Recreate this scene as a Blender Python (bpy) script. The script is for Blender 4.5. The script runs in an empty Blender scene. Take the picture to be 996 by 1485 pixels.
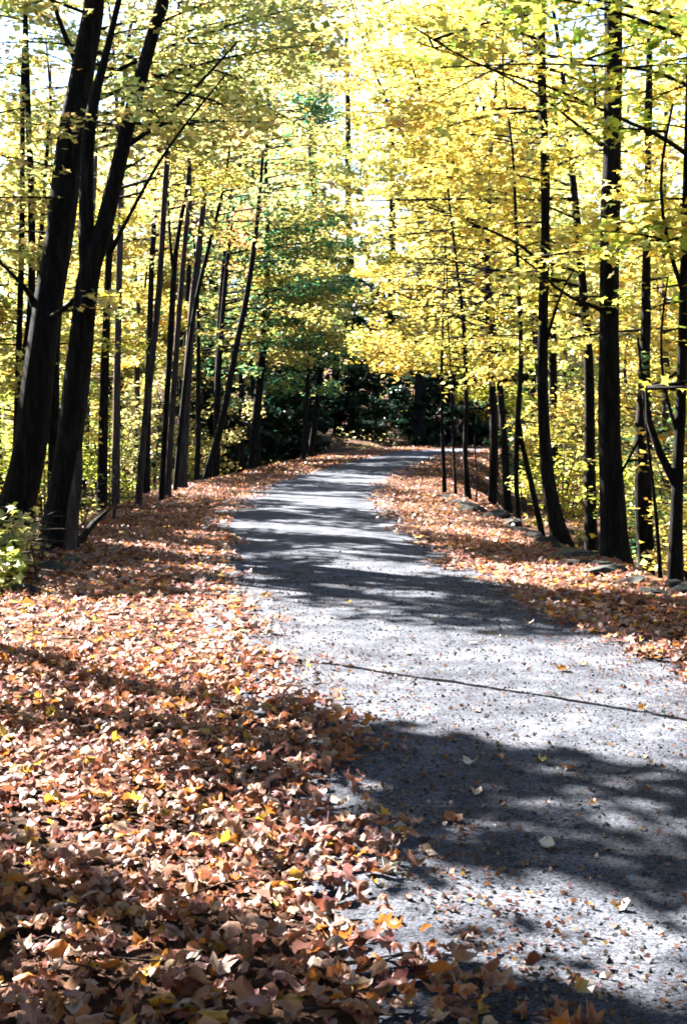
import bpy, math, random
import numpy as np
from mathutils import Vector

rng = np.random.default_rng(7)
random.seed(7)
scene = bpy.context.scene
col = scene.collection

# ------------------------------------------------------------------ camera
CAM_H, F_PX, CX, CY = 1.55, 2062.0, 498.0, 742.5
PITCH = math.atan((CY - 600.0) / F_PX)
cam_data = bpy.data.cameras.new('camera')
cam_data.sensor_fit = 'VERTICAL'
cam_data.sensor_height = 36.0
cam_data.lens = 36.0 * F_PX / 1485.0
cam_data.clip_start, cam_data.clip_end = 0.05, 2000.0
cam = bpy.data.objects.new('camera', cam_data)
cam.location = (0, 0, CAM_H)
cam.rotation_euler = (math.radians(90) - PITCH, 0, 0)
col.objects.link(cam)
scene.camera = cam

# ------------------------------------------------------------------ sky, sun, exposure
SUN_EL, SUN_AZ = math.radians(38), math.radians(-45)      # azimuth clockwise from +Y
S = np.array([math.sin(SUN_AZ) * math.cos(SUN_EL), math.cos(SUN_AZ) * math.cos(SUN_EL), math.sin(SUN_EL)])
world = bpy.data.worlds.new('World')
scene.world = world
world.use_nodes = True
wn = world.node_tree
bgn = wn.nodes['Background']
sky = wn.nodes.new('ShaderNodeTexSky')
sky.sky_type = 'NISHITA'
sky.sun_disc = False
sky.sun_elevation = SUN_EL
sky.sun_rotation = SUN_AZ
sky.air_density, sky.dust_density, sky.ozone_density = 1.0, 0.35, 1.5
wn.links.new(sky.outputs['Color'], bgn.inputs['Color'])
bgn.inputs['Strength'].default_value = 0.05
sun_data = bpy.data.lights.new('sun', 'SUN')
sun_data.energy = 5.0
sun_data.angle = math.radians(0.5)
sun_data.color = (1.0, 0.96, 0.90)
sun = bpy.data.objects.new('sun', sun_data)
sun.rotation_euler = Vector(S).to_track_quat('Z', 'Y').to_euler()
sun.location = (-30, 30, 40)
col.objects.link(sun)
scene.view_settings.view_transform = 'Standard'
scene.view_settings.look = 'None'
scene.view_settings.gamma = 1.0
scene.view_settings.exposure = 3.3
scene.cycles.use_denoising = True
scene.cycles.max_bounces = 6
scene.cycles.diffuse_bounces = 0
scene.cycles.transmission_bounces = 3
scene.cycles.glossy_bounces = 2
scene.cycles.sample_clamp_indirect = 6.0
scene.cycles.filter_width = 1.8


# ------------------------------------------------------------------ helpers
def ray(px, py):
    u, v = (px - CX) / F_PX, (CY - py) / F_PX
    c, s = math.cos(PITCH), math.sin(PITCH)
    return np.array([u, c + v * s, -s + v * c])


def at(px, py, Y):
    d = ray(px, py)
    return np.array([0, 0, CAM_H]) + d * (Y / d[1])


def on_ground(px, py, z=0.0):
    d = ray(px, py)
    return np.array([0, 0, CAM_H]) + d * ((z - CAM_H) / d[2])


def tag(o, label=None, cat=None, group=None, kind=None):
    if label: o['label'] = label
    if cat: o['category'] = cat
    if group: o['group'] = group
    if kind: o['kind'] = kind
    return o


def empty(name, loc):
    o = bpy.data.objects.new(name, None)
    o.empty_display_size = 0.2
    o.location = loc
    col.objects.link(o)
    return o


def poly_mesh(name, verts, loops, starts, totals, smooth=True):
    me = bpy.data.meshes.new(name)
    verts = np.asarray(verts, dtype=np.float32)
    loops = np.asarray(loops, dtype=np.int32).ravel()
    me.vertices.add(len(verts))
    me.vertices.foreach_set('co', verts.ravel())
    me.loops.add(len(loops))
    me.loops.foreach_set('vertex_index', loops)
    me.polygons.add(len(starts))
    me.polygons.foreach_set('loop_start', np.asarray(starts, dtype=np.int32))
    me.polygons.foreach_set('loop_total', np.asarray(totals, dtype=np.int32))
    me.polygons.foreach_set('use_smooth', np.full(len(starts), smooth, dtype=bool))
    me.update(calc_edges=True)
    me.validate()
    return me


def quads_mesh(name, verts, quads, smooth=True):
    quads = np.asarray(quads, dtype=np.int32)
    n, k = quads.shape
    return poly_mesh(name, verts, quads, np.arange(n) * k, np.full(n, k), smooth)


def add(name, me, mat, parent=None):
    o = bpy.data.objects.new(name, me)
    if mat and len(me.materials) == 0:
        me.materials.append(mat)
    col.objects.link(o)
    if parent is not None:
        o.parent = parent
        o.matrix_parent_inverse.identity()
        o.location = -Vector(parent.location) if parent.type == 'EMPTY' else (0, 0, 0)
    return o


def set_tint(me, cols):
    a = me.color_attributes.new('tint', 'FLOAT_COLOR', 'POINT')
    c = np.ones((len(me.vertices), 4), dtype=np.float32)
    c[:, :3] = cols
    a.data.foreach_set('color', c.ravel())


def smooth01(t):
    t = np.clip(t, 0, 1)
    return t * t * (3 - 2 * t)


_ng = rng.random((64, 64))
def vnoise(x, y):
    x = np.asarray(x, float); y = np.asarray(y, float)
    i, j = np.floor(x).astype(int), np.floor(y).astype(int)
    fx, fy = smooth01(x - i), smooth01(y - j)
    g = lambda a, b: _ng[a % 64, b % 64]
    return (g(i, j) * (1 - fx) + g(i + 1, j) * fx) * (1 - fy) + (g(i, j + 1) * (1 - fx) + g(i + 1, j + 1) * fx) * fy


# ------------------------------------------------------------------ materials
def new_mat(name):
    m = bpy.data.materials.new(name)
    m.use_nodes = True
    nt = m.node_tree
    nt.nodes.clear()
    return m, nt, nt.nodes.new('ShaderNodeOutputMaterial')


def N(nt, t, **kw):
    n = nt.nodes.new(t)
    for k, v in kw.items():
        if k in n.inputs:
            n.inputs[k].default_value = v
        else:
            setattr(n, k, v)
    return n


def ramp(nt, stops):
    r = nt.nodes.new('ShaderNodeValToRGB')
    e = r.color_ramp.elements
    while len(e) > 1: e.remove(e[-1])
    e[0].position, e[0].color = stops[0][0], (*stops[0][1], 1)
    for p, c in stops[1:]:
        q = e.new(p); q.color = (*c, 1)
    return r


def foliage_mat(name, trans=0.55, gloss=0.06, rnd=False, stops=None):
    m, nt, out = new_mat(name)
    if rnd:
        oi = N(nt, 'ShaderNodeObjectInfo')
        r = ramp(nt, stops)
        r.color_ramp.interpolation = 'CONSTANT'
        nt.links.new(oi.outputs['Random'], r.inputs[0])
        src = r.outputs[0]
    else:
        a = N(nt, 'ShaderNodeAttribute', attribute_name='tint')
        src = a.outputs['Color']
    tc = N(nt, 'ShaderNodeTexCoord')
    nz = N(nt, 'ShaderNodeTexNoise', Scale=45.0, Detail=3.0)
    nt.links.new(tc.outputs['Object'], nz.inputs['Vector'])
    mr = N(nt, 'ShaderNodeMapRange')
    mr.inputs['From Min'].default_value, mr.inputs['From Max'].default_value = 0.3, 0.7
    mr.inputs['To Min'].default_value, mr.inputs['To Max'].default_value = 0.7, 1.15
    nt.links.new(nz.outputs['Fac'], mr.inputs['Value'])
    mul = N(nt, 'ShaderNodeVectorMath', operation='SCALE')
    nt.links.new(src, mul.inputs[0]); nt.links.new(mr.outputs[0], mul.inputs['Scale'])
    d = N(nt, 'ShaderNodeBsdfDiffuse')
    t = N(nt, 'ShaderNodeBsdfTranslucent')
    g = N(nt, 'ShaderNodeBsdfGlossy', Roughness=0.45)
    g.inputs['Color'].default_value = (1, 1, 1, 1)
    nt.links.new(mul.outputs[0], d.inputs['Color']); nt.links.new(mul.outputs[0], t.inputs['Color'])
    mx = N(nt, 'ShaderNodeMixShader'); mx.inputs[0].default_value = trans
    nt.links.new(d.outputs[0], mx.inputs[1]); nt.links.new(t.outputs[0], mx.inputs[2])
    m2 = N(nt, 'ShaderNodeMixShader'); m2.inputs[0].default_value = gloss
    nt.links.new(mx.outputs[0], m2.inputs[1]); nt.links.new(g.outputs[0], m2.inputs[2])
    nt.links.new(m2.outputs[0], out.inputs['Surface'])
    return m


def surf_mat(name, stops, scale=8.0, detail=6.0, rough=0.9, bump=0.4, bscale=60.0, stretch=(1, 1, 1), spec=0.2, speck=None, dist=0.01, macro=None):
    m, nt, out = new_mat(name)
    tc = N(nt, 'ShaderNodeTexCoord')
    mp = N(nt, 'ShaderNodeMapping'); mp.inputs['Scale'].default_value = stretch
    nt.links.new(tc.outputs['Object'], mp.inputs['Vector'])
    n1 = N(nt, 'ShaderNodeTexNoise', Scale=scale, Detail=detail, Roughness=0.65)
    nt.links.new(mp.outputs[0], n1.inputs['Vector'])
    r = ramp(nt, stops)
    nt.links.new(n1.outputs['Fac'], r.inputs[0])
    colour = r.outputs[0]
    if speck:
        v = N(nt, 'ShaderNodeTexVoronoi', Scale=speck[0])
        nt.links.new(mp.outputs[0], v.inputs['Vector'])
        sp = N(nt, 'ShaderNodeSeparateColor')
        nt.links.new(v.outputs['Color'], sp.inputs[0])
        mr = N(nt, 'ShaderNodeMapRange')
        mr.inputs['To Min'].default_value, mr.inputs['To Max'].default_value = speck[1], speck[2]
        nt.links.new(sp.outputs[0], mr.inputs['Value'])
        mul = N(nt, 'ShaderNodeVectorMath', operation='SCALE')
        nt.links.new(colour, mul.inputs[0]); nt.links.new(mr.outputs[0], mul.inputs['Scale'])
        colour = mul.outputs[0]
    if macro:
        nm = N(nt, 'ShaderNodeTexNoise', Scale=macro[0], Detail=4.0, Roughness=0.6)
        nt.links.new(mp.outputs[0], nm.inputs['Vector'])
        mm = N(nt, 'ShaderNodeMapRange')
        mm.inputs['From Min'].default_value, mm.inputs['From Max'].default_value = .35, .65
        mm.inputs['To Min'].default_value, mm.inputs['To Max'].default_value = macro[1], macro[2]
        nt.links.new(nm.outputs['Fac'], mm.inputs['Value'])
        ml = N(nt, 'ShaderNodeVectorMath', operation='SCALE')
        nt.links.new(colour, ml.inputs[0]); nt.links.new(mm.outputs[0], ml.inputs['Scale'])
        colour = ml.outputs[0]
    n2 = N(nt, 'ShaderNodeTexNoise', Scale=bscale, Detail=5.0, Roughness=0.7)
    nt.links.new(mp.outputs[0], n2.inputs['Vector'])
    b = N(nt, 'ShaderNodeBump', Strength=bump, Distance=dist)
    nt.links.new(n2.outputs['Fac'], b.inputs['Height'])
    p = N(nt, 'ShaderNodeBsdfPrincipled', Roughness=rough)
    p.inputs['Specular IOR Level'].default_value = spec
    nt.links.new(colour, p.inputs['Base Color'])
    nt.links.new(b.outputs[0], p.inputs['Normal'])
    nt.links.new(p.outputs[0], out.inputs['Surface'])
    return m


M_LEAF = foliage_mat('tree_leaf', 0.58, 0.04)
M_LITTER = foliage_mat('dry_leaf', 0.32, 0.05)
LITTER_STOPS = [(0.0, (.33, .12, .06)), (.17, (.45, .25, .17)), (.34, (.21, .07, .04)), (.50, (.36, .165, .13)), (.63, (.52, .18, .04)), (.74, (.58, .43, .32)), (.82, (.25, .105, .10)), (.95, (.60, .35, .05))]
M_LITTER_PIECE = foliage_mat('dry_leaf_single', 0.32, 0.05, True, LITTER_STOPS)
M_BARK = surf_mat('dark_bark', [(0.3, (0.007, 0.006, 0.007)), (0.5, (0.020, 0.017, 0.016)), (0.7, (0.065, 0.054, 0.048))],
                  6, 6, 0.95, 1.0, 26, (3, 3, 0.45), 0.15, None, 0.03)
M_BARK_BROWN = surf_mat('brown_bark', [(0.3, (0.06, 0.040, 0.030)), (0.55, (0.19, 0.125, 0.093)), (0.75, (0.32, 0.235, 0.185))],
                        6, 6, 0.95, 1.0, 26, (3, 3, 0.45), 0.15, None, 0.03)
M_ROAD = surf_mat('gravel_road', [(0.3, (0.046, 0.050, 0.066)), (0.5, (0.100, 0.106, 0.130)), (0.7, (0.205, 0.211, 0.238))],
                  3.0, 8, 0.85, 1.0, 120, (1, 1, 1), 0.12, (110.0, 0.3, 1.7), 0.014, (1.3, .62, 1.12))
M_STONE = surf_mat('field_stone', [(0.3, (0.03, 0.032, 0.028)), (0.55, (0.055, 0.056, 0.05)), (0.75, (0.16, 0.16, 0.15))], 9, 8, 0.85, 0.8, 30, (1, 1, 1), 0.3, None, 0.02)
M_GROUND = surf_mat('forest_floor', [(0.3, (0.030, 0.017, 0.011)), (0.5, (0.085, 0.042, 0.026)), (0.7, (0.16, 0.085, 0.05))],
                    9.0, 8, 0.95, 1.0, 30, (1, 1, 1), 0.1, (22.0, 0.5, 1.5), 0.04)
M_STRIPE = surf_mat('dark_stripe', [(0.3, (0.003, 0.003, 0.004)), (0.7, (0.012, 0.011, 0.010))], 40, 4, 1.0, 0.6, 90, (1, 1, 1), 0.0)

# ------------------------------------------------------------------ ground layout
CL = np.array([(3.2, -14), (2.6, -6), (2.05, 0), (1.6, 3.6), (1.28, 5.3), (0.93, 8), (0.44, 10.65), (0.17, 12.8), (-0.21, 16), (-0.41, 18.8), (-0.61, 22.8),
               (-0.56, 26.6), (-0.2, 32), (0.42, 37.6), (1.35, 45), (2.6, 53), (4.0, 58.5), (6.3, 62.5), (10, 65), (16, 66), (30, 66.5), (60, 67)], float)
def dense(p, n=14):
    out = []
    for i in range(len(p) - 1):
        p0, p1, p2, p3 = p[max(i - 1, 0)], p[i], p[i + 1], p[min(i + 2, len(p) - 1)]
        for k in range(n):
            t = k / n
            out.append(0.5 * ((2 * p1) + (-p0 + p2) * t + (2 * p0 - 5 * p1 + 4 * p2 - p3) * t * t + (-p0 + 3 * p1 - 3 * p2 + p3) * t ** 3))
    out.append(p[-1])
    return np.array(out)
CLD = dense(CL)
CLT = np.gradient(CLD, axis=0); CLT /= np.linalg.norm(CLT, axis=1)[:, None]
CLN = np.stack([CLT[:, 1], -CLT[:, 0]], 1)               # points to the right of travel


def offset(x, y):
    """signed distance from the road's centre line, positive to its right"""
    x = np.asarray(x, float); y = np.asarray(y, float)
    sh = x.shape
    q = np.stack([x.ravel(), y.ravel()], 1)
    res = np.empty(len(q))
    for a in range(0, len(q), 20000):
        b = q[a:a + 20000]
        d2 = (b[:, None, 0] - CLD[None, :, 0]) ** 2 + (b[:, None, 1] - CLD[None, :, 1]) ** 2
        i = d2.argmin(1)
        s = ((b - CLD[i]) * CLN[i]).sum(1)
        res[a:a + 20000] = np.sign(s) * np.sqrt(d2[np.arange(len(b)), i])
    return res.reshape(sh)


LEFT_E, RIGHT_E, HALF = 2.95, 2.6, 1.1
def ground_z(x, y, o=None):
    x = np.asarray(x, float); y = np.asarray(y, float)
    if o is None: o = offset(x, y)
    e = np.where(o < 0, LEFT_E, RIGHT_E) + 0.5 * (vnoise(x * 0.6 + 9, y * 0.6) - 0.5)
    out = np.maximum(np.abs(o) - e, 0)
    far = smooth01((y - 52) / 14)
    drop = -0.85 * smooth01(out / 1.5) * (1 - far)
    rise = 0.035 * np.maximum(out - 14, 0) + 0.0006 * np.maximum(out - 14, 0) ** 2
    rise = np.where(out > 120, 0.035 * 106 + 0.0006 * 106 ** 2, rise)
    rise = rise + far * 0.06 * np.clip(out, 0, 25)
    bumps = 0.35 * (vnoise(x * 0.28, y * 0.28) - 0.5) * smooth01(out / 2) + 0.10 * (vnoise(x * 1.3, y * 1.3) - 0.5) * smooth01(out / 0.8)
    verge = 0.05 * (vnoise(x * 0.9 + 5, y * 0.9) - 0.3) * smooth01((np.abs(o) - HALF - .3) / 0.7)
    bed = -0.05 * (1 - smooth01((np.abs(o) - HALF - 0.15) / 0.35))
    return drop + rise + bumps + verge + bed


def graded(pts):
    out = [pts[0][0]]
    for (a, s), (b, _) in zip(pts[:-1], pts[1:]):
        n = max(1, int(round((b - a) / s)))
        out += list(a + (b - a) * (np.arange(n) + 1) / n)
    return np.array(out)
gx = graded([(-500, 100), (-100, 12), (-40, 3), (-16, 0.8), (-7, 0.25), (7, 0.8), (18, 3), (40, 12), (100, 100), (500, 1)])
gy = graded([(-60, 12), (-12, 1), (1, 0.2), (30, 0.4), (75, 2), (130, 20), (260, 80), (900, 1)])
GX, GY = np.meshgrid(gx, gy)
GZ = ground_z(GX, GY)
nx, ny = len(gx), len(gy)
idx = np.arange(nx * ny).reshape(ny, nx)
q = np.stack([idx[:-1, :-1], idx[:-1, 1:], idx[1:, 1:], idx[1:, :-1]], -1).reshape(-1, 4)
ground = add('ground', quads_mesh('ground', np.stack([GX, GY, GZ], -1).reshape(-1, 3), q), M_GROUND)
tag(ground, 'brown leaf covered forest floor on both sides of the road', None, None, 'structure')

# road strip
ts = np.linspace(-1, 1, 19)
wob = 0.16 * (vnoise(np.arange(len(CLD)) * 0.37, 3.3 * np.ones(len(CLD))) - 0.5)
hw = (HALF + 0.45 + wob)[:, None] * ts[None, :]
RX = CLD[:, 0, None] + CLN[:, 0, None] * hw
RY = CLD[:, 1, None] + CLN[:, 1, None] * hw
crownz = 0.012 + 0.02 * (1 - ts ** 2)[None, :] + 0.022 * (vnoise(RX * 1.1, RY * 1.1) - 0.5) - 0.05 * np.clip(np.abs(ts) - 0.9, 0, 1)[None, :] * 6
m, n = RX.shape
idx = np.arange(m * n).reshape(m, n)
q = np.stack([idx[:-1, :-1], idx[:-1, 1:], idx[1:, 1:], idx[1:, :-1]], -1).reshape(-1, 4)
road = add('road', quads_mesh('road', np.stack([RX, RY, crownz], -1).reshape(-1, 3), q), M_ROAD)
tag(road, 'grey gravel lane curving away through the autumn woods', None, None, 'structure')
def road_z(x, y):
    o = offset(x, y) / (HALF + 0.45)
    return 0.012 + 0.02 * (1 - o ** 2) + 0.022 * (vnoise(np.asarray(x) * 1.1, np.asarray(y) * 1.1) - 0.5)

# thin dark ribbon laid across the road
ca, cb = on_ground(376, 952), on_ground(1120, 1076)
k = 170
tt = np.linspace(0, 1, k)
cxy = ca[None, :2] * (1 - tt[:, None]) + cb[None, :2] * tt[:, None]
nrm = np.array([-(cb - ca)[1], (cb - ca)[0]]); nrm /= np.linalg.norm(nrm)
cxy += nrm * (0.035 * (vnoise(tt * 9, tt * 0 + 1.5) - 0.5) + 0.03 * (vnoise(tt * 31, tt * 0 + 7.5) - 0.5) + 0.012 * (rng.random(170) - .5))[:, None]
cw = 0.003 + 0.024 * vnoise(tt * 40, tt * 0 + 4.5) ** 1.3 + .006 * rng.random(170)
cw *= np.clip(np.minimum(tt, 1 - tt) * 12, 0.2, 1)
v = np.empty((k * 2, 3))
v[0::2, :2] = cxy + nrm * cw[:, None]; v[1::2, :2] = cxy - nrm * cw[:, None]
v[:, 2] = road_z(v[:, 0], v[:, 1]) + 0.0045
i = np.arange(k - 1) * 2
stripe = add('stripe', quads_mesh('stripe', v, np.stack([i, i + 1, i + 3, i + 2], 1)), M_STRIPE, road)
stripe['label'] = 'thin dark crack crossing the sunlit gravel'

# ------------------------------------------------------------------ where gaps in the canopy let the sun down to the lane
GAPS = [(-80, 886, 345, 882, .42), (360, 905, 900, 962, .40), (470, 915, 1000, 1005, .45), (440, 1005, 1000, 1085, .52), (300, 960, 700, 1040, .35),
        (690, 1320, 1010, 1400, .16), (800, 1395, 1010, 1450, .2), (-20, 960, 330, 990, .42), (-20, 925, 320, 940, .3), (-30, 1100, 235, 1096, .27), (-20, 1020, 330, 1045, .2),
        (170, 1160, 420, 1190, .19), (-20, 1265, 190, 1240, .2), (390, 1330, 640, 1385, .2), (230, 1300, 360, 1335, .15), (60, 1385, 200, 1405, .16), (-20, 1450, 90, 1458, .11), (270, 1435, 400, 1460, .14), (480, 1445, 600, 1470, .12),
        (335, 762, 585, 784, .28), (330, 848, 430, 862, .12), (330, 820, 480, 828, .10), (470, 802, 610, 812, .10),
        (245, 706, 350, 714, .45), (540, 738, 760, 762, .35), (600, 765, 760, 790, .30), (800, 850, 890, 858, .16), (330, 742, 480, 738, .25), (560, 700, 640, 712, .4),
        (350, 722, 500, 716, .3), (460, 688, 560, 694, .5), (120, 795, 330, 800, .12), (100, 770, 320, 765, .1), (640, 805, 760, 835, .12),
        (420, 668, 520, 664, .6)]
_fr = np.random.default_rng(21)
for _ in range(38):
    px, py = _fr.uniform(-40, 640), _fr.uniform(880, 1440)
    if px > 380 + (py - 960) * .55: continue
    L = _fr.uniform(20, 90); GAPS.append((px, py, px + L, py + L * .22, _fr.uniform(.07, .15)))
for _ in range(26):
    py = _fr.uniform(668, 870); px = _fr.uniform(330, 620)
    L = _fr.uniform(30, 120); GAPS.append((px, py, px + L, py + L * .1, _fr.uniform(.08, .19)))
for _ in range(16):
    py = _fr.uniform(735, 862); px = _fr.uniform(90, 320)
    L = _fr.uniform(30, 110); GAPS.append((px, py, px + L, py + L * .1, _fr.uniform(.10, .2)))
GA = np.array([on_ground(g[0], g[1])[:2] for g in GAPS]); GB = np.array([on_ground(g[2], g[3])[:2] for g in GAPS]); GR = np.array([g[4] for g in GAPS])


CLEAR = [((-9, 44), (-15, 78), 3.2, 4.2), ((-6.4, 19), (-7.8, 36), 2.6, 2.6), ((-11, 24), (-12, 38), 2.4, 2.8), ((4.8, 18), (6.2, 32), 1.6, 3.0), ((3.2, 24), (2.2, 30), 1.2, 4.2)]
def gap_keep(P, r):
    """False for leaves that would stand in one of the canopy's sun gaps (r: a random number per leaf)"""
    g = P[:, :2] - S[None, :2] / S[2] * P[:, 2:3]
    keep = np.ones(len(P), bool)
    for a, b, w in zip(GA, GB, GR):
        ab = b - a
        t = np.clip(((g - a) @ ab) / (ab @ ab), 0, 1)
        d = np.linalg.norm(g - a - t[:, None] * ab, axis=1)
        keep &= ~((d < w * (0.75 + 0.5 * vnoise(g[:, 0] * 5, g[:, 1] * 5))) & (r > 0.05))
    for a, b, w, zm in CLEAR:
        a, b = np.array(a, float), np.array(b, float); ab = b - a
        t = np.clip(((g - a) @ ab) / (ab @ ab), 0, 1)
        d = np.linalg.norm(g - a - t[:, None] * ab, axis=1)
        keep &= ~((d < w) & (P[:, 2] > zm) & (r > 0.10))
    return keep


_big = GR > .14
_GA, _GAB, _GR = GA[_big], (GB - GA)[_big], GR[_big]
def in_gap(P):
    g = P[:, :2] - S[None, :2] / S[2] * P[:, 2:3]
    q = g[:, None] - _GA[None]
    t = np.clip((q * _GAB).sum(2) / (_GAB ** 2).sum(1), 0, 1)
    return bool((np.linalg.norm(q - t[..., None] * _GAB, axis=2) < _GR * .9).any())


def tunnel_keep(P, clear=2.35):
    o = offset(P[:, 0], P[:, 1])
    lim = np.where(np.abs(o) < 2.2, clear, np.where(np.abs(o) < 3.0, clear * 0.75, -9))
    return ~((P[:, 2] < lim) & (P[:, 1] < 60))


# ------------------------------------------------------------------ leaf shapes
_half = [(0.00, 1.00), (0.20, 0.64), (0.62, 0.74), (0.55, 0.38), (0.80, 0.14), (0.40, -0.14)]
MAPLE = np.array(_half + [(0.0, 0.02)] + [(-x, y) for x, y in _half[:0:-1]])
MAPLE_SMALL = np.array([(0, 1), (.2, .52), (.68, .62), (.45, .2), (.5, -.12), (0, .02), (-.5, -.12), (-.45, .2), (-.68, .62), (-.2, .52)])
KITE = np.array([(0, 1.0), (0.52, 0.42), (0, -0.05), (-0.52, 0.42)])


def frames(n, tilt):
    a = rng.uniform(0, 2 * np.pi, n)
    t = np.abs(rng.normal(0, tilt, n)); b = rng.uniform(0, 2 * np.pi, n)
    nrm = np.stack([np.sin(t) * np.cos(b), np.sin(t) * np.sin(b), np.cos(t)], 1)
    h = np.stack([np.cos(a), np.sin(a), np.zeros(n)], 1)
    y = h - (h * nrm).sum(1)[:, None] * nrm
    y /= np.linalg.norm(y, axis=1)[:, None] + 1e-9
    return np.cross(y, nrm), y, nrm


def leaves_mesh(name, P, size, cols, shape, tilt=0.5, fold=0.2, droop=0.25):
    n, k = len(P), len(shape)
    x, y, z = frames(n, tilt)
    f = rng.normal(fold, 0.12, n)[:, None]; d = rng.normal(droop, 0.15, n)[:, None]
    tx, ty = shape[None, :, 0], (shape[None, :, 1] - 0.35)
    tz = f * np.abs(tx) - d * ty ** 2
    V = P[:, None, :] + size[:, None, None] * (tx[..., None] * x[:, None, :] + ty[..., None] * y[:, None, :] + tz[..., None] * z[:, None, :])
    me = poly_mesh(name, V.reshape(-1, 3), np.arange(n * k), np.arange(n) * k, np.full(n, k), True)
    set_tint(me, np.repeat(cols, k, axis=0))
    return me


PAL = {
    'yellow': [((.84, .62, .10), 5), ((.84, .68, .20), 3), ((.66, .60, .13), 2.0), ((.82, .46, .08), 1.3), ((.42, .46, .10), .8)],
    'pale': [((.78, .68, .26), 3), ((.66, .62, .20), 3), ((.42, .46, .14), 1.8), ((.80, .58, .20), 1.6), ((.26, .34, .12), .8)],
    'lime': [((.50, .55, .08), 3), ((.62, .60, .09), 3), ((.34, .44, .07), 2), ((.72, .60, .08), 1.5)],
    'olive': [((.56, .48, .10), 3), ((.38, .40, .09), 3), ((.66, .50, .11), 2), ((.62, .34, .09), 1.2), ((.20, .28, .07), 1)],
    'green': [((.07, .20, .10), 3), ((.12, .27, .11), 2.4), ((.28, .38, .12), 1.6), ((.50, .48, .12), 1.2)],
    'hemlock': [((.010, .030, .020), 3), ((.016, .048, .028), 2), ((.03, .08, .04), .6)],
    'red': [((.62, .20, .08), 3), ((.70, .34, .14), 2), ((.70, .45, .10), 1.5)],
    'litter': [((.40, .15, .075), 3), ((.53, .29, .20), 3.4), ((.26, .085, .05), 3), ((.44, .20, .16), 2.4), ((.62, .22, .045), 2), ((.66, .49, .36), 1.6), ((.30, .13, .12), 2.4), ((.72, .42, .06), .8)],
}
def tints(pal, n):
    c = np.array([p[0] for p in PAL[pal]]); w = np.array([p[1] for p in PAL[pal]], float)
    i = rng.choice(len(c), n, p=w / w.sum())
    lift = .82 if pal == 'litter' else 1.0
    return np.clip(lift * c[i] * rng.uniform(0.78, 1.18, (n, 1)) * rng.uniform(0.93, 1.07, (n, 3)), 0, 0.9)


# ------------------------------------------------------------------ trunks and branches
class Tubes:
    def __init__(self): self.v, self.q, self.n = [], [], 0
    def tube(self, pts, rad, sides=6, rough=0.0, flare=0.0):
        pts = np.asarray(pts, float); rad = np.asarray(rad, float)
        k = len(pts)
        t = np.gradient(pts, axis=0); t /= np.linalg.norm(t, axis=1)[:, None] + 1e-9
        ref = np.array([1.0, 0, 0]) if abs(t[:, 0]).mean() < 0.8 else np.array([0, 0, 1.0])
        a = np.cross(t, ref); a /= np.linalg.norm(a, axis=1)[:, None] + 1e-9
        b = np.cross(t, a)
        ph = np.linspace(0, 2 * np.pi, sides, endpoint=False)
        R = np.repeat(rad[:, None], sides, 1)
        if rough:
            o1, o2 = rng.uniform(0, 50, 2)
            lump = vnoise(np.cos(ph)[None, :] * 1.2 + o1, np.arange(k)[:, None] * 0.35 + np.sin(ph)[None, :] * 1.2 + o2) - 0.5
            ridge = vnoise(ph[None, :] * 2.6 + o2, np.arange(k)[:, None] * 0.12 + o1) - 0.5
            R = R * (1 + rough * 1.6 * lump + rough * 0.9 * ridge)
        if flare:
            hgt = pts[:, 2] - pts[0, 2]
            fl = np.exp(-hgt / 0.22) * flare
            R = R * (1 + fl[:, None] * (0.6 + 0.6 * np.cos(ph * 4 + rng.uniform(0, 6))[None, :]))
        V = pts[:, None, :] + R[..., None] * (np.cos(ph)[None, :, None] * a[:, None, :] + np.sin(ph)[None, :, None] * b[:, None, :])
        i = np.arange(k * sides).reshape(k, sides) + self.n
        j = np.roll(i, -1, 1)
        self.q.append(np.stack([i[:-1], j[:-1], j[1:], i[1:]], -1).reshape(-1, 4))
        self.v.append(V.reshape(-1, 3)); self.n += k * sides
    def build(self, name, mat, parent=None):
        me = quads_mesh(name, np.concatenate(self.v), np.concatenate(self.q))
        return add(name, me, mat, parent)


def resample(pts, rad, step):
    pts = np.asarray(pts, float); rad = np.asarray(rad, float)
    D = dense(np.column_stack([pts, rad]), 8)
    s = np.concatenate([[0], np.cumsum(np.linalg.norm(np.diff(D[:, :3], axis=0), axis=1))])
    n = max(4, int(s[-1] / step))
    u = np.linspace(0, s[-1], n)
    D2 = np.stack([np.interp(u, s, D[:, c]) for c in range(4)], 1)
    return D2[:, :3], np.maximum(D2[:, 3], 0.004)


def px_path(stem, Y, H=None, sink=True):
    """(px, py, width px) list, from base to top, at depth Y (or a depth of its own as 4th value) -> points, radii in metres"""
    pts, rad = [], []
    for s in stem:
        y = s[3] if len(s) > 3 else Y
        pts.append(at(s[0], s[1], y)); rad.append(s[2] * (0.46 if Y < 20 else 0.35) * y / F_PX)
    if sink:
        p = pts[0].copy(); g = float(ground_z(p[0], p[1]))
        if p[2] > g - 0.08:
            d = pts[1] - pts[0]; d = d / max(d[2], 0.2)
            p2 = p - d * (p[2] - g + 0.10) * 0.6; p2[2] = g - 0.10
            pts.insert(0, p2); rad.insert(0, rad[0] * 1.05)
    if H and pts[-1][2] < H:
        d = pts[-1] - pts[-2]; d = d / np.linalg.norm(d)
        p, r = pts[-1].copy(), rad[-1]
        n = 4
        step = (H - p[2]) / n
        for kk in range(n):
            d = d * 0.75 + np.array([rng.normal(0, .06), rng.normal(0, .06), 0.3]); d /= np.linalg.norm(d)
            p = p + d * step / max(d[2], 0.5); r *= 0.72
            pts.append(p.copy()); rad.append(max(r, 0.012))
    return np.array(pts), np.array(rad)


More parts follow.
